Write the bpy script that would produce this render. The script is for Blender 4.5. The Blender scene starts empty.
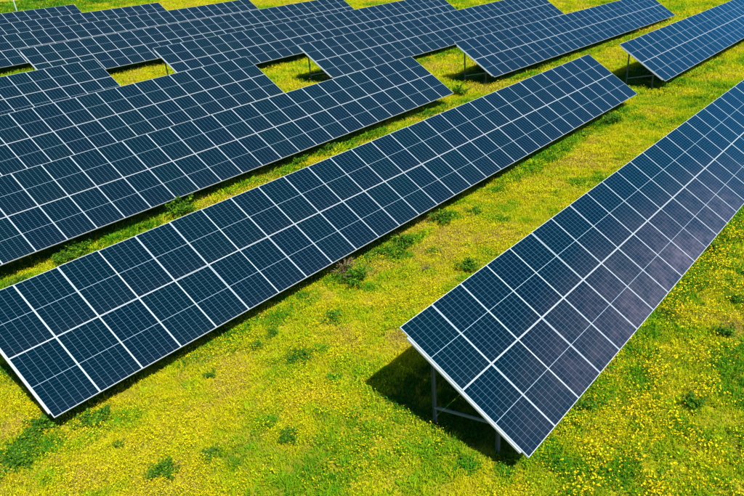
import bpy, math, random
import numpy as np
from mathutils import Matrix, Vector, Euler
random.seed(7); rng = np.random.default_rng(7)
scene = bpy.context.scene
COL = scene.collection
RAD = math.radians

# ------------------------------------------------------------------ camera
GZ = 2.5                                   # height of the tables' upper edge above the ground
YAW, PITCH, ROLL = 0.89020867, 0.5168081, -0.04449877
CAM = Vector((-8.2096, -7.3753, 7.3029 + GZ))
fw = Vector((math.sin(YAW)*math.cos(PITCH), math.cos(YAW)*math.cos(PITCH), -math.sin(PITCH)))
r0 = Vector((math.cos(YAW), -math.sin(YAW), 0)); u0 = r0.cross(fw)
rt = r0*math.cos(ROLL) + u0*math.sin(ROLL); upv = u0*math.cos(ROLL) - r0*math.sin(ROLL)
cd = bpy.data.cameras.new('camera'); cam = bpy.data.objects.new('camera', cd); COL.objects.link(cam)
M = Matrix.Identity(4)
for k in range(3):
    M[k][0], M[k][1], M[k][2], M[k][3] = rt[k], upv[k], -fw[k], CAM[k]
cam.matrix_world = M
cd.sensor_width = 36; cd.lens = 36*653.0/744
cd.shift_x = -53.75/744; cd.shift_y = 33.33/744
cd.clip_start = 0.1; cd.clip_end = 3000
scene.camera = cam

# ------------------------------------------------------------------ light
SUN = Vector((-0.45, -1.65, 2.40)).normalized()          # towards the sun
world = bpy.data.worlds.new('World'); scene.world = world; world.use_nodes = True
wn = world.node_tree; bg = wn.nodes['Background']
sky = wn.nodes.new('ShaderNodeTexSky'); sky.sky_type = 'NISHITA'; sky.sun_disc = False
sky.sun_elevation = math.asin(SUN.z); sky.sun_rotation = math.atan2(SUN.x, SUN.y)
sky.air_density = 1.0; sky.dust_density = 0.1; sky.ozone_density = 4.0
wn.links.new(sky.outputs[0], bg.inputs[0]); bg.inputs[1].default_value = 0.085
sl = bpy.data.lights.new('sun', 'SUN'); sl.energy = 5.0; sl.angle = RAD(0.5); sl.color = (1.0, 0.965, 0.90)
so = bpy.data.objects.new('sun', sl); COL.objects.link(so); so.rotation_euler = SUN.to_track_quat('Z', 'Y').to_euler()
so.location = (0, -20, 40)
scene.view_settings.view_transform = 'Standard'; scene.view_settings.look = 'None'
scene.view_settings.gamma = 1; scene.view_settings.exposure = 0.80

# ------------------------------------------------------------------ helpers
def tag(o, label=None, cat=None, group=None, kind=None):
    if label: o['label'] = label
    if cat: o['category'] = cat
    if group: o['group'] = group
    if kind: o['kind'] = kind
    return o
def link(name, data, parent=None):
    o = bpy.data.objects.new(name, data); COL.objects.link(o)
    if parent: o.parent = parent
    return o
def empty(name, loc, rz=0):
    o = link(name, None); o.location = loc; o.rotation_euler = (0, 0, rz); o.empty_display_size = 0.3
    return o
def mesh(name, v, f, mats, mi=None, smooth=False):
    m = bpy.data.meshes.new(name); m.from_pydata([tuple(p) for p in v], [], [tuple(q) for q in f])
    for a in mats: m.materials.append(a)
    if mi is not None: m.polygons.foreach_set('material_index', mi)
    if smooth: m.polygons.foreach_set('use_smooth', [True]*len(f))
    m.update(); return m
def box(v, f, x0, x1, y0, y1, z0, z1):
    n = len(v)
    v += [(x0,y0,z0),(x1,y0,z0),(x1,y1,z0),(x0,y1,z0),(x0,y0,z1),(x1,y0,z1),(x1,y1,z1),(x0,y1,z1)]
    f += [(n,n+3,n+2,n+1),(n+4,n+5,n+6,n+7),(n,n+1,n+5,n+4),(n+1,n+2,n+6,n+5),(n+2,n+3,n+7,n+6),(n+3,n,n+4,n+7)]
class NT:
    def __init__(s, name):
        s.m = bpy.data.materials.new(name); s.m.use_nodes = True; s.t = s.m.node_tree
        s.b = s.t.nodes['Principled BSDF']
    def n(s, ty, **k):
        o = s.t.nodes.new(ty)
        for a, b in k.items(): setattr(o, a, b)
        return o
    def put(s, v, sock):
        if isinstance(v, (int, float)): sock.default_value = v
        elif isinstance(v, tuple): sock.default_value = v if len(v) == 4 or sock.type != 'RGBA' else (*v, 1)
        else: s.t.links.new(v, sock)
    def math(s, op, a, b=0.0, c=0.0):
        o = s.n('ShaderNodeMath', operation=op)
        s.put(a, o.inputs[0]); s.put(b, o.inputs[1]); s.put(c, o.inputs[2]); return o.outputs[0]
    def mix(s, f, a, b, mode='MIX'):
        o = s.n('ShaderNodeMix', data_type='RGBA', blend_type=mode)
        s.put(f, o.inputs[0]); s.put(a, o.inputs[6]); s.put(b, o.inputs[7]); return o.outputs[2]
    def ramp(s, f, stops):
        o = s.n('ShaderNodeValToRGB'); e = o.color_ramp.elements
        while len(e) < len(stops): e.new(0.5)
        for q, (p, c) in zip(e, stops): q.position = p; q.color = (*c, 1)
        s.put(f, o.inputs[0]); return o.outputs[0]
    def noise(s, vec, scale, det=4, rough=0.55):
        o = s.n('ShaderNodeTexNoise'); o.inputs['Scale'].default_value = scale
        o.inputs['Detail'].default_value = det; o.inputs['Roughness'].default_value = rough
        if vec is not None: s.put(vec, o.inputs['Vector'])
        return o.outputs[0]
    def set(s, **k):
        for a, b in k.items(): s.put(b, s.b.inputs[a.replace('_', ' ')])
        return s

# ------------------------------------------------------------------ terrain
def sst(a, b, x):
    t = np.clip((x-a)/(b-a), 0, 1); return t*t*(3-2*t)
def vnoise(x, y, seed):
    xi = np.floor(x).astype(np.int64); yi = np.floor(y).astype(np.int64); fx = x-xi; fy = y-yi
    def h(a, b):
        n = (a*374761393 + b*668265263 + seed*974711) & 0xffffffff
        n = ((n ^ (n >> 13))*1274126177) & 0xffffffff
        return ((n ^ (n >> 16)) & 0xffff)/65535.0
    fx = fx*fx*(3-2*fx); fy = fy*fy*(3-2*fy)
    return (h(xi,yi)*(1-fx)+h(xi+1,yi)*fx)*(1-fy) + (h(xi,yi+1)*(1-fx)+h(xi+1,yi+1)*fx)*fy
def fbm(x, y, s, seed, o=4):
    r = 0; a = 0.5; t = 0
    for k in range(o):
        r = r + a*vnoise(x/s + 31.7*k, y/s + 17.3*k, seed+k); t += a; a *= 0.55; s *= 0.5
    return r/t
def hgt(x, y):
    x = np.asarray(x, float); y = np.asarray(y, float)
    return (-0.42*sst(20, 62, x)*(1-sst(18, 27, y)) - 0.27*sst(14, -6, x)*sst(11, 15, y)*(1-sst(27, 31, y)) + 0.14*(fbm(x, y, 3.0, 5, 3)-0.5)*(1-sst(60, 140, np.hypot(x, y))))

# ---- vegetation patches read off the meadow: x, y, radius of bright green, flowerless tufts of grass
GREEN = [(-1.98,.38,.24),(-1.88,2.5,.35),(-.9,1.62,.33),(.09,1.12,.3),(6.26,-3.32,.35),(5.11,-5.48,.62),(4.8,-5.9,.6),(4.17,-3.63,.5),(3.4,-3.5,.35),
         (2.55,-4.24,.22),(2.24,-4.93,.22),(.75,-3.58,.5),(24.5,4.7,.7),(-.1,-2.49,.3),(-.25,-1.9,.2),(3.95,4.62,.35),(-.02,6.1,.35),(1.2,5.6,.55),(2.4,5.7,.5),(-5.1,5.9,.5),(-5.6,6.3,.5),
         (1.5,-4.6,.25),(3.1,-5.4,.25),(-3.0,1.9,.2),(6.6,-3.9,.25),(5.9,5.2,.5),(7.2,5.5,.4),(9.5,5.6,.4),(12.4,5.5,.5),(16.5,5.6,.6),(1.0,3.4,.25),(0.2,2.4,.2),(10.2,4.0,.4),(14.8,3.2,.5)]
def green_field(x, y):
    g = np.zeros_like(x)
    wx = x + 0.5*(fbm(x, y, .5, 41, 2)-.5); wy = y + 0.5*(fbm(x, y, .5, 47, 2)-.5)
    for a, b, r in GREEN:
        g = np.maximum(g, 1-sst(.45*r, 1.05*r, np.hypot(wx-a, wy-b)))
    n = fbm(x, y, 1.1, 71, 4)
    near = 1-sst(14, 40, np.hypot(x-CAM.x, y-CAM.y))
    right = sst(-2.6, -4.0, y)
    g = np.maximum(g, sst(.56-.03*right, .68, n)*(.55+.35*right))
    big = fbm(x, y, 6.0, 75, 3)
    g = np.maximum(g, .75*sst(.56, .72, big))
    return g

# ------------------------------------------------------------------ ground
def ground_material():
    k = NT('meadow_ground'); g = k.n('ShaderNodeNewGeometry').outputs['Position']
    a = k.noise(g, .35, 6); b = k.noise(g, 2.3, 6, .65); c = k.noise(g, 14, 5, .7)
    col = k.ramp(b, [(.3,(.16,.20,.005)),(.45,(.36,.33,.006)),(.6,(.44,.37,.008)),(.75,(.34,.25,.05))])
    col = k.mix(k.math('MULTIPLY', k.ramp(a, [(.42,(0,0,0)),(.62,(1,1,1))]), .55), col, (.07,.11,.01))
    col = k.mix(k.ramp(c, [(.35,(1,1,1)),(.6,(0,0,0))]), col, k.mix(.5, col, (.05,.05,.01)))
    k.set(Base_Color=col, Roughness=.95)
    k.b.inputs['Specular IOR Level'].default_value = .1
    bp = k.n('ShaderNodeBump'); bp.inputs['Strength'].default_value = .6; bp.inputs['Distance'].default_value = .08
    k.put(c, bp.inputs['Height']); k.put(bp.outputs[0], k.b.inputs['Normal'])
    return k.m
xs = np.concatenate([[-900,-500,-250,-120,-60,-40], np.arange(-30, 85, .75), [90,100,120,160,250,500,900]])
ys = np.concatenate([[-900,-500,-250,-120,-60,-30], np.arange(-18, 70, .75), np.arange(72,125,3), [160,250,500,900,1200]])
gx, gy = np.meshgrid(xs, ys); gz = hgt(gx, gy)
nx, ny = len(xs), len(ys)
idx = np.arange(nx*ny).reshape(ny, nx)
F = np.stack([idx[:-1,:-1], idx[:-1,1:], idx[1:,1:], idx[1:,:-1]], -1).reshape(-1, 4)
gm = bpy.data.meshes.new('ground'); gm.from_pydata(np.stack([gx,gy,gz],-1).reshape(-1,3).tolist(), [], F.tolist())
gm.polygons.foreach_set('use_smooth', [True]*len(F)); gm.materials.append(ground_material())
tag(link('ground', gm), kind='structure')

# ------------------------------------------------------------------ solar tables
PX, PY = 1.058, 1.775                     # module pitch along the row / up the slope
MW, ML, FH = 1.050, 1.767, 0.036          # module width, length, frame depth
TILT = 0.5370
NCOL = 30
def laminate_material():
    k = NT('solar_cells'); tc = k.n('ShaderNodeTexCoord').outputs['Object']
    sp = k.n('ShaderNodeSeparateXYZ'); k.put(tc, sp.inputs[0]); x, y = sp.outputs[0], sp.outputs[1]
    mx, my, cg = .015, .0125, .0045          # white margins, half of the centre strip
    px = (MW-2*mx)/6; half = ML/2; py = (half-my-cg)/10
    u = k.math('DIVIDE', k.math('SUBTRACT', x, mx), px)
    yy = k.math('ABSOLUTE', k.math('SUBTRACT', y, half))
    w = k.math('DIVIDE', k.math('SUBTRACT', yy, cg), py)
    fu = k.math('ABSOLUTE', k.math('SUBTRACT', k.math('FRACT', u), .5)); fv = k.math('ABSOLUTE', k.math('SUBTRACT', k.math('FRACT', w), .5))
    gu = k.math('GREATER_THAN', fu, .5-.0026/px); gv = k.math('GREATER_THAN', fv, .5-.0022/py)
    out = k.math('MAXIMUM', k.math('LESS_THAN', u, 0), k.math('GREATER_THAN', u, 6))
    out = k.math('MAXIMUM', out, k.math('MAXIMUM', k.math('LESS_THAN', w, 0), k.math('GREATER_THAN', w, 10)))
    # fine silver busbars, nine per cell
    fb = k.math('ABSOLUTE', k.math('SUBTRACT', k.math('FRACT', k.math('MULTIPLY', u, 9)), .5))
    bus = k.math('MULTIPLY', k.math('LESS_THAN', fb, .018), .15)
    cell = k.n('ShaderNodeCombineXYZ'); k.put(k.math('FLOOR', u), cell.inputs[0]); k.put(k.math('FLOOR', k.math('DIVIDE', y, py)), cell.inputs[1])
    oi = k.n('ShaderNodeObjectInfo'); k.put(oi.outputs['Random'], cell.inputs[2])
    wn_ = k.n('ShaderNodeTexWhiteNoise'); k.put(cell.outputs[0], wn_.inputs['Vector'])
    base = k.mix(wn_.outputs[0], (.0002,.0038,.0055), (.0003,.0058,.0080))
    base = k.mix(k.math('MULTIPLY', oi.outputs['Random'], .75), base, (.0003,.0078,.0060))
    base = k.mix(bus, base, (.03,.06,.08))
    col = k.mix(gv, base, (.032,.072,.092))
    col = k.mix(gu, col, (.115,.185,.225))
    col = k.mix(out, col, (.30,.40,.45))
    # thin uneven dust film, a little heavier along the lower frame
    pos = k.n('ShaderNodeNewGeometry').outputs['Position']
    d = k.noise(pos, .5, 5, .6); d2 = k.noise(tc, 9, 4, .6)
    dust = k.math('MULTIPLY', k.ramp(d, [(.38,(0,0,0)),(.72,(1,1,1))]), .0015)
    low = k.math('MULTIPLY', k.math('MULTIPLY', k.math('POWER', k.math('SUBTRACT', 1, k.math('DIVIDE', y, ML)), 6), d2), .012)
    # mottled mauve sheen painted into the colour of the front table's lower modules
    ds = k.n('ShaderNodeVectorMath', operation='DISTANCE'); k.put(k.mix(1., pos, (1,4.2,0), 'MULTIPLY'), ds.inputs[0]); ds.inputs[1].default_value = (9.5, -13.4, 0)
    sheen = k.math('MULTIPLY', k.ramp(k.math('DIVIDE', ds.outputs['Value'], 10.5), [(.0,(1,1,1)),(.5,(.4,.4,.4)),(1.,(0,0,0))]), k.math('MULTIPLY', k.ramp(d, [(.3,(.3,.3,.3)),(.65,(1,1,1))]), k.math('MULTIPLY', k.ramp(k.noise(pos, 3.5, 4, .7), [(.35,(.25,.25,.25)),(.7,(1,1,1))]), .28)))
    col = k.mix(k.math('ADD', sheen, k.math('ADD', dust, low)), col, (.46,.35,.42))
    # a few bird droppings
    vo = k.n('ShaderNodeTexVoronoi'); vo.inputs['Scale'].default_value = 1.1; k.put(pos, vo.inputs['Vector'])
    sc_ = k.n('ShaderNodeSeparateColor'); k.put(vo.outputs['Color'], sc_.inputs[0])
    spot = k.math('LESS_THAN', k.math('ADD', vo.outputs['Distance'], k.math('MULTIPLY', d2, .02)), k.math('MULTIPLY', k.math('MAXIMUM', k.math('SUBTRACT', sc_.outputs[0], .86), 0), .28))
    col = k.mix(k.math('MULTIPLY', spot, .6), col, (.6,.62,.6))
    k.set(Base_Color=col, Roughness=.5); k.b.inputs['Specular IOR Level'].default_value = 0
    # glass: blue anti-reflection coating over the cells, reflecting by Fresnel's law
    fr = k.n('ShaderNodeFresnel'); fr.inputs[0].default_value = 1.85
    gl = k.n('ShaderNodeBsdfGlossy'); gl.inputs['Color'].default_value = (.015,.60,.98,1); k.put(k.math('ADD', .05, k.math('MULTIPLY', d2, .06)), gl.inputs['Roughness'])
    mx = k.n('ShaderNodeMixShader'); k.put(fr.outputs[0], mx.inputs[0])
    k.t.links.new(k.b.outputs[0], mx.inputs[1]); k.t.links.new(gl.outputs[0], mx.inputs[2])
    k.t.links.new(mx.outputs[0], k.t.nodes['Material Output'].inputs[0])
    return k.m
def metal(name, c, r, met):
    k = NT(name); p = k.n('ShaderNodeNewGeometry').outputs['Position']
    n = k.noise(p, 7, 4)
    k.set(Base_Color=k.mix(n, tuple(v*.86 for v in c), c), Roughness=r, Metallic=met); return k.m
MAT_CELL = laminate_material()
MAT_FRAME = metal('anodised_frame', (.49,.54,.56), .42, .15)
MAT_RAIL = metal('galvanised_rail', (.56,.61,.63), .45, .25)
MAT_POST = metal('galvanised_post', (.10,.14,.15), .6, .3)
MAT_END = metal('end_rail_metal', (.40,.47,.50), .5, .25)
fv, ff = [], []
RIM = .011
box(fv, ff, 0, RIM, 0, ML, -FH, 0); box(fv, ff, MW-RIM, MW, 0, ML, -FH, 0)
box(fv, ff, RIM, MW-RIM, 0, RIM, -FH, 0); box(fv, ff, RIM, MW-RIM, ML-RIM, ML, -FH, 0)
FRAME_ME = mesh('module_frame', fv, ff, [MAT_FRAME])
lv, lf = [], []
box(lv, lf, RIM-.004, MW-RIM+.004, RIM-.004, ML-RIM+.004, -.008, -.0025)
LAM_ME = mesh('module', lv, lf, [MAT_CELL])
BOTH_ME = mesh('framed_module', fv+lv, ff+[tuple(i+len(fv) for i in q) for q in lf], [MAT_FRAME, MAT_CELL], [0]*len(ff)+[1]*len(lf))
def channel(L, w, h, t, mat, name):
    """C section running along +x from 0 to L: web down the -y side, flanges top and bottom, top at z = 0"""
    v, f = [], []
    box(v, f, 0, L, 0, t, -h, 0); box(v, f, 0, L, t, w, -t, 0); box(v, f, 0, L, t, w, -h, -h+t)
    return mesh(name, v, f, [mat])
TL = NCOL*PX
PUR_ME = channel(TL-.06, .05, .06, .004, MAT_RAIL, 'purlin')
RAF_ME = channel(3.05, .05, .09, .005, MAT_RAIL, 'rafter')
vv, f2 = [], []; box(vv, f2, 0, 3.12, -.02, .02, -.045, 0); END_ME = mesh('end_rail', vv, f2, [MAT_END])
def post_mesh(h, name):
    v, f = [], []
    box(v, f, -.04, .04, -.004, 0, 0, h); box(v, f, -.04, -.035, 0, .04, 0, h); box(v, f, .035, .04, 0, .04, 0, h)
    return mesh(name, v, f, [MAT_POST])
BRACE_ME = channel(1.75, .04, .05, .004, MAT_POST, 'brace')
PLATE_V, PLATE_F = [], []; box(PLATE_V, PLATE_F, -.07, .07, -.012, -.004, -.09, .09); PLATE_ME = mesh('bracket', PLATE_V, PLATE_F, [MAT_POST])
def place(name, me, parent, mat):
    o = link(name, me, parent); o.matrix_basis = mat; return o
def solar_table(label, X, Y, Z, yaw, grade, dt, detailed, near):
    g0 = 0.0
    t = empty('solar_panel_table', (X, Y, 0), yaw)
    tag(t, label, 'solar panel', 'rows of solar panel tables in the meadow')
    tt = TILT + dt; c, s = math.cos(tt), math.sin(tt)
    ex = Vector((1, 0, grade)).normalized(); ey = Vector((0, c, s)); ez = ex.cross(ey).normalized(); ey = ez.cross(ex)
    O = Vector((0, 0, GZ + Z))
    def basis(p, a=ex, b=ey, n=ez):
        m = Matrix.Identity(4)
        for k in range(3): m[k][0], m[k][1], m[k][2], m[k][3] = a[k], b[k], n[k], p[k]
        return m
    def P(a, sl, n=0.0): return O + ex*a - ey*sl + ez*n
    for j in range(2):
        for i in range(NCOL):
            jit = Euler((RAD(random.gauss(0, .2)), RAD(random.gauss(0, .2)), 0)).to_matrix().to_4x4()
            m = basis(P(i*PX + (PX-MW)/2, (j+1)*PY - (PY-ML)/2, random.uniform(-.002, .002))) @ jit
            if detailed:
                o = place('module', LAM_ME, t, m); place('frame', FRAME_ME, o, Matrix.Identity(4))
            else:
                place('module', BOTH_ME, t, m)
    for sl in (.42, 1.32, 2.20, 3.10):
        place('purlin', PUR_ME, t, basis(P(.03, sl, -FH-.004)))
    for a in (-.008, TL+.008):
        place('end_rail', END_ME, t, basis(P(a, .26, -FH-.006), -ey, ex, ez))
    nf = 10
    for q in range(nf):
        a = .42 + q*(TL-.84)/(nf-1)
        place('rafter', RAF_ME, t, basis(P(a, .25, -FH-.066), -ey, ex, ez))
        for yo, nm in ((-.62, 'rear'), (-2.22, 'front')):
            sl = -yo/c; top = P(a, sl, -FH-.10)
            wp = Vector((X + a*math.cos(yaw) - top.y*math.sin(yaw), Y + a*math.sin(yaw) + top.y*math.cos(yaw)))
            zb = float(hgt(wp.x, wp.y)) - .35
            h = top.z - zb
            me = POSTS.setdefault(round(h, 2), None) or post_mesh(round(h, 2), 'post'); POSTS[round(h, 2)] = me
            pm = Matrix.Translation((top.x-.06, top.y, zb)); pm = pm @ Matrix.Rotation(RAD(90), 4, 'Z')
            po = place('post', me, t, pm)
            if near: place('bracket', PLATE_ME, po, Matrix.Translation((0, 0, round(h, 2)-.02)))
        zb = float(hgt(X+a, Y-1.4)) + .52
        place('brace', BRACE_ME, t, Matrix.Translation((a-.11, -.55, zb)) @ Matrix.Rotation(RAD(-90), 4, 'Z') @ Matrix.Rotation(RAD(-12), 4, 'Y'))
    return t
POSTS = {}
TABLES = [
 ('nearest blue solar panel table at right, its shaded left end on a post facing us', -.0458,-.0366,.0437,.0026,-.002,.0028,True,True),
 ('long solar panel table crossing the middle, its near low corner at the left edge', -4.8073,8.8806,-.0727,-.0034,.003,.0018,True,True),
 ('solar panel table directly behind the long middle one, running off the left edge', -9.5331,18.0457,-.321,-.0125,.0098,-.016,True,True),
 ('bright blue solar panel table at upper right, beyond the gap after the long middle table', 30.9096,8.6838,-.0907,.0025,-.0064,-.0008,True,True),
 ('solar panel table at top centre right, its open left end over a dark shadow', 26.8285,17.8163,.0067,-.0005,-.0152,-.0005,True,True),
 ('solar panel table left of the square grassy gap near the top centre', -14.443,26.4128,-.3147,.0009,.0123,-.0004,False,False),
 ('solar panel table whose left post stands in the square grassy gap near the top centre', 21.9109,26.9348,-.0379,0,-.0045,0,False,False),
 ('solar panel table left of the small yellow gap, its left part cut by the frame', -19.2571,35.2704,-.0054,0,0,0,False,False),
 ('solar panel table to the right of the small yellow gap at upper left', 16.503,35.1752,.0144,0,0,0,False,False),
 ('solar panel table beginning beside the sliver of grass at the left edge', 11.7404,44.166,0,0,0,0,False,False),
 ('third solar panel table from the back of the field, over the sliver of grass', 6.75,52.602,0,0,0,0,False,False),
 ('second solar panel table from the back of the field at top left', 1.06,60.089,0,0,0,0,False,False),
 ('rearmost solar panel table in the top left corner, below the thin pale pole', -3.59,68.724,0,0,0,0,False,False),
]
for T in TABLES: solar_table(*T)

# ------------------------------------------------------------------ meadow: grass and flowers
LIB = bpy.data.collections.new('meadow_sources')       # sources only, not linked to the scene
def leaf_material(name, ramp, tr=.35, attr='tint', geo='INSTANCER'):
    k = NT(name); a = k.n('ShaderNodeAttribute', attribute_type=geo, attribute_name=attr)
    f = a.outputs['Fac']
    col = k.ramp(f, ramp)
    p = k.n('ShaderNodeNewGeometry').outputs['Position']
    col = k.mix(k.math('MULTIPLY', k.noise(p, 5, 3), .35), col, k.mix(1.0, col, (.55,.6,.5), 'MULTIPLY'))
    k.set(Base_Color=col, Roughness=.6)
    k.b.inputs['Specular IOR Level'].default_value = .05
    tn = k.n('ShaderNodeBsdfTranslucent'); k.put(col, tn.inputs[0])
    mx = k.n('ShaderNodeMixShader'); mx.inputs[0].default_value = tr
    k.t.links.new(k.b.outputs[0], mx.inputs[1]); k.t.links.new(tn.outputs[0], mx.inputs[2])
    k.t.links.new(mx.outputs[0], k.t.nodes['Material Output'].inputs[0]); return k.m
MAT_GRASS = leaf_material('grass_blades', [(0,(.50,.38,.08)),(.20,(.62,.55,.005)),(.42,(.49,.54,.004)),(.58,(.27,.44,.005)),(.78,(.085,.29,.006)),(1,(.025,.15,.010))], .4)
MAT_PETAL = leaf_material('yellow_petals', [(0,(.70,.43,.005)),(.4,(.76,.60,.005)),(1,(.80,.72,.008))], .35)
MAT_STEM = leaf_material('flower_stems', [(0,(.16,.22,.02)),(1,(.10,.2,.02))], .3)
def blade(v, f, x, y, h, w, ang, lean, bend=.5):
    dx, dy = math.cos(ang), math.sin(ang); n = len(v)
    px, py = -dy*w/2, dx*w/2
    m = lean*bend*.6
    v += [(x-px, y-py, -.02), (x+px, y+py, -.02), (x+dx*m*h-px*.8, y+dy*m*h-py*.8, h*.6), (x+dx*m*h+px*.8, y+dy*m*h+py*.8, h*.6), (x+dx*lean*h, y+dy*lean*h, h*(1-.25*lean))]
    f += [(n, n+1, n+3, n+2), (n+2, n+3, n+4)]
def src(name, v, f, mats, mi=None):
    o = bpy.data.objects.new(name, mesh(name, v, f, mats, mi)); LIB.objects.link(o); return o
for q in range(6):                                      # grass tufts a..f
    v, f = [], []
    for _ in range(26):
        r = .17*math.sqrt(random.random()); a = random.random()*6.283
        blade(v, f, r*math.cos(a), r*math.sin(a), random.uniform(.05, .14), random.uniform(.009, .019), random.random()*6.283, random.uniform(.2, 1.0))
    src('a_tuft_%d' % q, v, f, [MAT_GRASS])
def flower(v, f, mi, x, y, h, r):
    lean = random.uniform(0, .25); a = random.random()*6.283; n0 = len(f)
    blade(v, f, x, y, h, .005, a, lean); mi += [1]*(len(f)-n0)
    cx, cy = x+math.cos(a)*lean*h, y+math.sin(a)*lean*h; n = len(v); k = 7
    tx, ty = random.gauss(0, .35), random.gauss(0, .35); ph = random.random()*6
    v.append((cx, cy, h))
    for j in range(k):
        b = ph + j*6.283/k; rr = r*random.uniform(.75, 1.1); ox, oy = math.cos(b)*rr, math.sin(b)*rr
        v.append((cx+ox, cy+oy, h+.25*r+tx*ox+ty*oy))
    for j in range(k): f.append((n, n+1+j, n+1+(j+1) % k)); mi.append(0)
for q in range(6):                                      # flower clusters
    v, f, mi = [], [], []
    for _ in range(15):
        rr = .2*math.sqrt(random.random()); a = random.random()*6.283
        flower(v, f, mi, rr*math.cos(a), rr*math.sin(a), random.uniform(.09, .20), random.uniform(.007, .0145))
    src('b_flower_%d' % q, v, f, [MAT_PETAL, MAT_STEM], mi)
for q in range(3):                                      # small broad-leaved rosettes
    v, f = [], []
    for _ in range(34):
        r = .13*math.sqrt(random.random()); a = random.random()*6.283
        blade(v, f, r*math.cos(a), r*math.sin(a), random.uniform(.04, .13), random.uniform(.016, .032), a+random.uniform(-.6, .6), random.uniform(.4, 1.3))
    src('c_rosette_%d' % q, v, f, [MAT_GRASS])

# points: denser close to the camera, only inside the ground the photograph can see (plus a margin)
c_, s_ = math.cos(YAW), math.sin(YAW)
def sample(n, d0, d1):
    d = np.sqrt(rng.uniform(d0*d0, d1*d1, n)); a = YAW + rng.uniform(RAD(-43), RAD(37), n)
    return CAM.x + d*np.sin(a), CAM.y + d*np.cos(a)
def area(d0, d1): return RAD(80)/2*(d1*d1-d0*d0)
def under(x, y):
    """ground shaded by a table all day: no flowers, green shade flora tinted darker to deepen the shadow"""
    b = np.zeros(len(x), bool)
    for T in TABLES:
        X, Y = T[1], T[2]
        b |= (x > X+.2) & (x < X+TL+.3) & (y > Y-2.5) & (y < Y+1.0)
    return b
ZONES = [(3.5, 14, 1.0), (14, 24, 1.0), (24, 40, 1.35), (40, 62, 2.0), (62, 122, 3.0)]
DENS_G = [55, 46, 24, 11, 5.0]
DENS_F = [60, 50, 30, 15, 7.0]
def build_points(name, dens, kind):
    PXs = []
    for (d0, d1, sc), dn in zip(ZONES, dens):
        x, y = sample(int(area(d0, d1)*dn), d0, d1)
        keep = ~under(x, y) | (rng.random(len(x)) < (1.0 if kind == 'grass' else .015)); x, y = x[keep], y[keep]
        sh = under(x, y)
        g = green_field(x, y); n1 = fbm(x, y, 2.2, 11, 4); n2 = fbm(x, y, .7, 19, 3); n3 = fbm(x, y, 7., 29, 3)
        far_green = sst(76, 84, y - .28*(x-20))*.8
        if kind == 'grass':
            tint = .31 + .85*(n1-.5) + .45*(n2-.5) - .22*sst(.54,.68,n3)*(1-g) + rng.normal(0, .09, len(x))
            right = sst(-2.0, -4.5, y - .12*(x-2))
            tint = tint + .16*right*(.4+1.2*n2)
            tint = np.maximum(tint, 0)*(1-g) + g*(.74+rng.normal(0, .10, len(x)))
            tint = np.where(rng.random(len(x)) < far_green, .85+rng.normal(0,.1,len(x)), tint)
            sclv = sc*rng.uniform(.7, 1.25, len(x))*(1+.15*g)*(1+.6*far_green)
            tint = np.where(sh, 1.0+rng.normal(0, .05, len(x)), tint)  # table shadow deepened by painting the grass dark green
            ix = rng.integers(0, 6, len(x))
            ros = rng.random(len(x)) < .08 + .22*g; ix = np.where(ros, rng.integers(12, 15, len(x)), ix)
            tint = np.where(ros, tint+.15, tint)
        else:
            p = np.clip(.42 + .3*sst(25, 45, np.hypot(x-CAM.x, y-CAM.y)) + 3.4*(fbm(x, y, 1.6, 53, 4)-.48) + 1.1*(n3-.5) - 1.8*(n1-.5), .05, 1)*(1-.9*g)*(1-.8*far_green)
            right = sst(-2.0, -4.5, y - .12*(x-2))
            cl = fbm(x, y, .38, 83, 2)
            p = p*(1-right) + right*(1-.8*g)*sst(.40, .62, cl)*.55
            keep = rng.random(len(x)) < p; x, y = x[keep], y[keep]; right = right[keep]
            tint = np.clip(.62 - .3*right + rng.normal(0, .22, len(x)), 0, 1)
            sclv = sc**.75*rng.uniform(.6, 1.15, len(x))*(1+.75*right)
            ix = rng.integers(6, 12, len(x))
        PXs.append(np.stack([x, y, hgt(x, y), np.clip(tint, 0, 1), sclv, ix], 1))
    if kind == 'grass':
        for T in TABLES[:7]:
            n = 1700; x = T[1] + rng.uniform(0, TL, n); y = T[2] - 3.05 + (x-T[1])*T[4] + rng.normal(.12, .28, n)
            keep = rng.random(n) < sst(.40, .66, fbm(x, y, 1.4, 97, 3)); x, y = x[keep], y[keep]; n = len(x)
            ix = np.where(rng.random(n) < .45, rng.integers(12, 15, n), rng.integers(0, 6, n))
            PXs.append(np.stack([x, y, hgt(x, y), np.clip(rng.normal(.76, .14, n), 0, 1), rng.uniform(.8, 1.5, n)*(1+.9*sst(14, 32, np.hypot(x-CAM.x, y-CAM.y))), ix], 1))
    A = np.concatenate(PXs); n = len(A)
    me = bpy.data.meshes.new(name); me.vertices.add(n); me.vertices.foreach_set('co', A[:, :3].ravel())
    for nm, ty, val in (('tint', 'FLOAT', A[:, 3]), ('scl', 'FLOAT', A[:, 4]), ('idx', 'INT', A[:, 5].astype(int))):
        me.attributes.new(nm, ty, 'POINT').data.foreach_set('value', val)
    rot = np.zeros((n, 3)); rot[:, 2] = rng.uniform(0, 6.283, n); rot[:, 0] = rng.normal(0, .1, n); rot[:, 1] = rng.normal(0, .1, n)
    me.attributes.new('rot', 'FLOAT_VECTOR', 'POINT').data.foreach_set('vector', rot.ravel())
    print(name, n)
    return me
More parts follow.
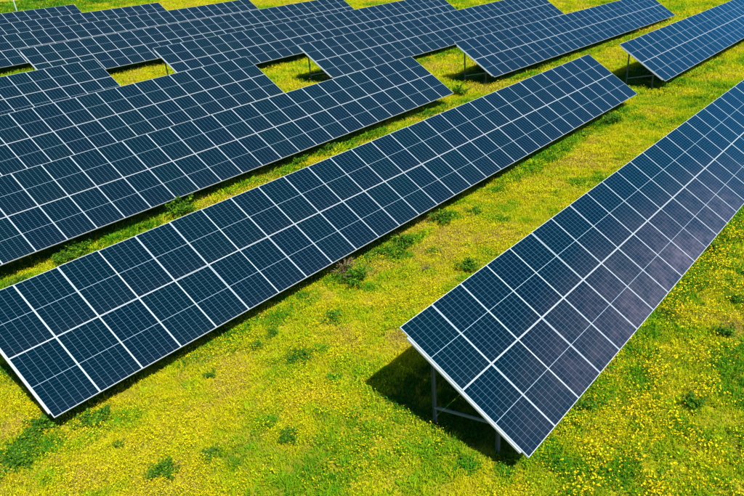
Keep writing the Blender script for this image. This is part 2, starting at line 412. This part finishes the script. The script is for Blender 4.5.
def scatter_tree():
    t = bpy.data.node_groups.new('meadow_scatter', 'GeometryNodeTree')
    t.interface.new_socket('Geometry', in_out='INPUT', socket_type='NodeSocketGeometry')
    t.interface.new_socket('Geometry', in_out='OUTPUT', socket_type='NodeSocketGeometry')
    N = t.nodes.new; L = t.links.new
    gi, go = N('NodeGroupInput'), N('NodeGroupOutput'); ip = N('GeometryNodeInstanceOnPoints'); ci = N('GeometryNodeCollectionInfo')
    ci.inputs[0].default_value = LIB; ci.inputs['Separate Children'].default_value = True; ci.inputs['Reset Children'].default_value = True
    def at(nm, ty):
        a = N('GeometryNodeInputNamedAttribute'); a.data_type = ty; a.inputs[0].default_value = nm; return a.outputs[0]
    L(gi.outputs[0], ip.inputs['Points']); L(ci.outputs[0], ip.inputs['Instance']); ip.inputs['Pick Instance'].default_value = True
    L(at('idx', 'INT'), ip.inputs['Instance Index']); L(at('rot', 'FLOAT_VECTOR'), ip.inputs['Rotation']); L(at('scl', 'FLOAT'), ip.inputs['Scale'])
    L(ip.outputs[0], go.inputs[0]); return t
SC = scatter_tree()
for nm, dens, kind, lab, cat in (('meadow_grass', DENS_G, 'grass', 'short yellow green meadow grass covering the ground between the panel rows', 'grass'),
                       ('yellow_wildflowers', DENS_F, 'flower', 'small yellow wildflowers dotted all over the meadow', 'flowers')):
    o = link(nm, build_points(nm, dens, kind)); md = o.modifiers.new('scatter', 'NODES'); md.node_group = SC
    tag(o, lab, cat, kind='stuff')

# ------------------------------------------------------------------ single weeds and bushes
def plant_material(name, a, b, c):
    k = NT(name); oi = k.n('ShaderNodeObjectInfo'); g = k.n('ShaderNodeNewGeometry')
    col = k.ramp(g.outputs['Random Per Island'], [(0, a), (.6, b), (1, c)])
    col = k.mix(k.math('MULTIPLY', oi.outputs['Random'], .4), col, k.mix(1., col, (1.25,1.05,.7), 'MULTIPLY'))
    k.set(Base_Color=col, Roughness=.6); k.b.inputs['Specular IOR Level'].default_value = .06
    tn = k.n('ShaderNodeBsdfTranslucent'); k.put(col, tn.inputs[0]); mx = k.n('ShaderNodeMixShader'); mx.inputs[0].default_value = .3
    k.t.links.new(k.b.outputs[0], mx.inputs[1]); k.t.links.new(tn.outputs[0], mx.inputs[2]); k.t.links.new(mx.outputs[0], k.t.nodes['Material Output'].inputs[0])
    return k.m
MAT_WEED = plant_material('weed_leaves', (.022,.09,.005), (.055,.17,.007), (.16,.29,.010))
MAT_DRY = plant_material('dry_leaves', (.06,.07,.02), (.12,.09,.04), (.2,.15,.07))
MAT_WSTEM = NT('weed_stems').set(Base_Color=(.12,.13,.04), Roughness=.8).m
MAT_DSTEM = NT('dry_stems').set(Base_Color=(.28,.2,.11), Roughness=.85).m
def weed_meshes(seed, nst, nleaf, leaf, mat, smat, flat):
    R = random.Random(seed); sv, sf, v, f = [], [], [], []
    for _ in range(nst):
        a = R.random()*6.283; sp = R.uniform(.1, 1.0); h = R.uniform(.5, 1.0)*flat
        tip = Vector((math.cos(a)*sp, math.sin(a)*sp, h*(1-.35*sp*sp))); n = len(sv); w = .018
        mid = Vector((tip.x*.4, tip.y*.4, tip.z*.65)); q = Vector((-math.sin(a), math.cos(a), 0))*w; q2 = Vector((math.cos(a), math.sin(a), 0))*w
        base = Vector((math.cos(a)*.06, math.sin(a)*.06, -.05))
        for p, s in ((base, 1), (mid, .75), (tip, .25)):
            sv += [tuple(p+q*s), tuple(p-q*.5*s+q2*s*.8), tuple(p-q*.5*s-q2*s*.8)]
        for l in (0, 3):
            for j in range(3): sf.append((n+l+j, n+l+(j+1) % 3, n+l+3+(j+1) % 3, n+l+3+j))
        for _ in range(nleaf):
            t = R.random()**.7
            p = (mid.lerp(tip, (t-.5)*2) if t > .5 else base.lerp(mid, t*2)) + Vector((R.gauss(0,.06), R.gauss(0,.06), R.gauss(0,.04)))
            d = Vector((R.gauss(0,1), R.gauss(0,1), R.gauss(.35,.5))).normalized(); sd = d.cross(Vector((R.gauss(0,.3),R.gauss(0,.3),1))).normalized()
            L = leaf*R.uniform(.6, 1.3); W = L*R.uniform(.25, .42); n2 = len(v); dr = Vector((0, 0, -.18*L))
            v += [tuple(p), tuple(p+d*L*.5+sd*W), tuple(p+d*L+dr), tuple(p+d*L*.5-sd*W)]
            f += [(n2, n2+1, n2+2), (n2, n2+2, n2+3)]
    return mesh('foliage', v, f, [mat]), mesh('stem', sv, sf, [smat])
WEEDS = {'leafy': [weed_meshes(s, 24, 46, .13, MAT_WEED, MAT_WSTEM, .75) for s in (1, 2, 3)],
         'low': [weed_meshes(s, 30, 38, .14, MAT_WEED, MAT_WSTEM, .42) for s in (4, 5, 6)],
         'dry': [weed_meshes(s, 30, 12, .13, MAT_DRY, MAT_DSTEM, .95) for s in (7, 8)]}
PLANTS = [ # x, y, radius, kind, label
 (-4.95,6.50,.42,'low','dark green weed hugging the near left corner of the long middle table'),
 (-5.32,6.31,.30,'low','second weed out from the near left corner of the long middle table'),
 (-5.84,5.87,.36,'low','leafy green weed at the lower left edge of the picture'),
 (-5.50,5.93,.34,'low','wide leafy weed just right of the one at the lower left edge'),
 (-4.12,5.78,.40,'low','bushy green weed under the front low edge, right of its near corner'),
 (-4.17,4.59,.16,'leafy','small round weed alone in front of the long table corner'),
 (-4.08,3.03,.33,'leafy','dark green weed clump alone near the bottom edge at left'),
 (-3.18,2.69,.26,'low','dark weed clump right of and behind the one near the bottom edge'),
 (-1.92,1.64,.27,'leafy','compact dark green weed alone in the grass at bottom centre'),
 (-1.68,.95,.12,'leafy','tiny dark weed just right of the compact one at bottom centre'),
 (.25,3.68,.36,'low','flat dark weed midway between the long table and the nearest table'),
 (2.06,4.35,.33,'low','flat weed upslope of the one midway between the two near tables'),
 (.58,5.1,.22,'leafy','small dark weed in front of the long table, left of centre'),
 (-.03,5.02,.20,'leafy','smaller weed to the left of the small dark one before the long table'),
 (-1.52,5.0,.18,'leafy','tiny dark weed before the long table, farthest left on the open slope'),
 (4.05,5.75,.50,'dry','brownish dry thicket under the low edge of the long table'),
 (3.97,5.14,.5,'leafy','dark green bush in front of the brownish dry thicket'),
 (5.91,5.59,.50,'low','dark green bush under the low edge, right of the dry thicket'),
 (6.73,5.54,.46,'leafy','upright bright green bush, right of the dark one under the edge'),
 (6.84,4.44,.26,'low','small weed on open grass below the upright bright green bush'),
 (5.71,3.9,.18,'dry','small brownish tuft on open grass before the nearest table'),
 (8.85,5.5,.48,'leafy','green bush at the low edge, midway along the long table'),
 (10.12,5.04,.36,'low','dark weed in the open strip, upslope of the nearest table'),
 (6.45,2.79,.42,'leafy','dark green bush standing behind the high edge of the nearest table'),
 (4.12,14.75,.75,'leafy','large feathery green bush in the narrow strip behind the long table'),
 (.20,15.08,.50,'leafy','green bush in the narrow strip, next left of the large feathery one'),
 (-.43,14.66,.46,'leafy','rounder green bush in the narrow strip, second left of the feathery one'),
 (-2.01,14.41,.36,'leafy','small green weed in the narrow strip near the left edge'),
 (12.27,14.9,.55,'leafy','green weed in the narrow strip midway along the long table'),
 (10.61,15.0,.5,'leafy','green weed left of the one midway along the narrow strip'),
 (24.30,15.7,.62,'leafy','green bush at the right low corner of the table behind'),
 (7.3,-3.2,.26,'leafy','small flowering weed by the low edge of the nearest table'),
 (7.22,-4.65,.32,'leafy','dark green weed among the flowers near the right edge'),
 (9.06,-4.46,.30,'leafy','dark weed at the right edge above the flower patch'),
 (4.01,-4.88,.30,'leafy','dark green weed in the flowers at lower right'),
 (2.66,-3.0,.28,'leafy','shaded weed tucked under the low edge of the nearest table'),
 (11.75,-2.95,.34,'leafy','bright green weed at the low edge of the nearest table, far right'),
 (20.4,5.9,.55,'low','green weed under the far low edge of the long middle table'),
 (23.2,5.5,.6,'leafy','tall weed poking above the low edge near the long table far end'),
 (49.5,6.2,.75,'leafy','green bush at the low edge of the bright blue table, right edge'),
 (26.63,28.49,.45,'leafy','small bush at the foot of the post in the square gap'),
 (30.5,18.4,.50,'leafy','green weed in the shadow under the open end at top centre right'),
 (33.2,15.3,.55,'low','green weed under the low edge, right of the open end at top'),
 (15.0,15.1,.40,'low','low green weed in the narrow strip, right of its middle'),
 (18.2,15.2,.36,'leafy','green weed in the narrow strip towards its far end'),
]
for q, (x, y, r, kd, lab) in enumerate(PLANTS):
    t = empty('weed_bush', (x, y, float(hgt(x, y))), random.random()*6.283)
    tag(t, lab, 'weed', 'single weeds and bushes in the meadow')
    fo, st = WEEDS[kd][q % len(WEEDS[kd])]
    for nm, me in (('foliage', fo), ('stem', st)):
        o = link(nm, me, t); o.scale = (r*1.2, r*1.2, r*random.uniform(1.25, 1.6))

# ------------------------------------------------------------------ pole beyond the last row
pv, pf = [], []
R_ = .07
for k in range(10):
    a = k*6.283/10
    pv += [(math.cos(a)*R_, math.sin(a)*R_, -.3), (math.cos(a)*R_*.8, math.sin(a)*R_*.8, 5.5)]
for k in range(10): pf.append((2*k, 2*((k+1) % 10), 2*((k+1) % 10)+1, 2*k+1))
pf.append(tuple(2*k+1 for k in range(10)))
pole = empty('metal_pole', (31.2, 91.0, 0)); tag(pole, 'thin pale metal pole standing beyond the rearmost panels at top left', 'pole')
link('shaft', mesh('shaft', pv, pf, [MAT_RAIL]), pole)
bv, bf = [], []; box(bv, bf, -.18, .18, -.18, .18, -.2, .12); link('base', mesh('base', bv, bf, [NT('concrete').set(Base_Color=(.35,.34,.32), Roughness=.9).m]), pole)
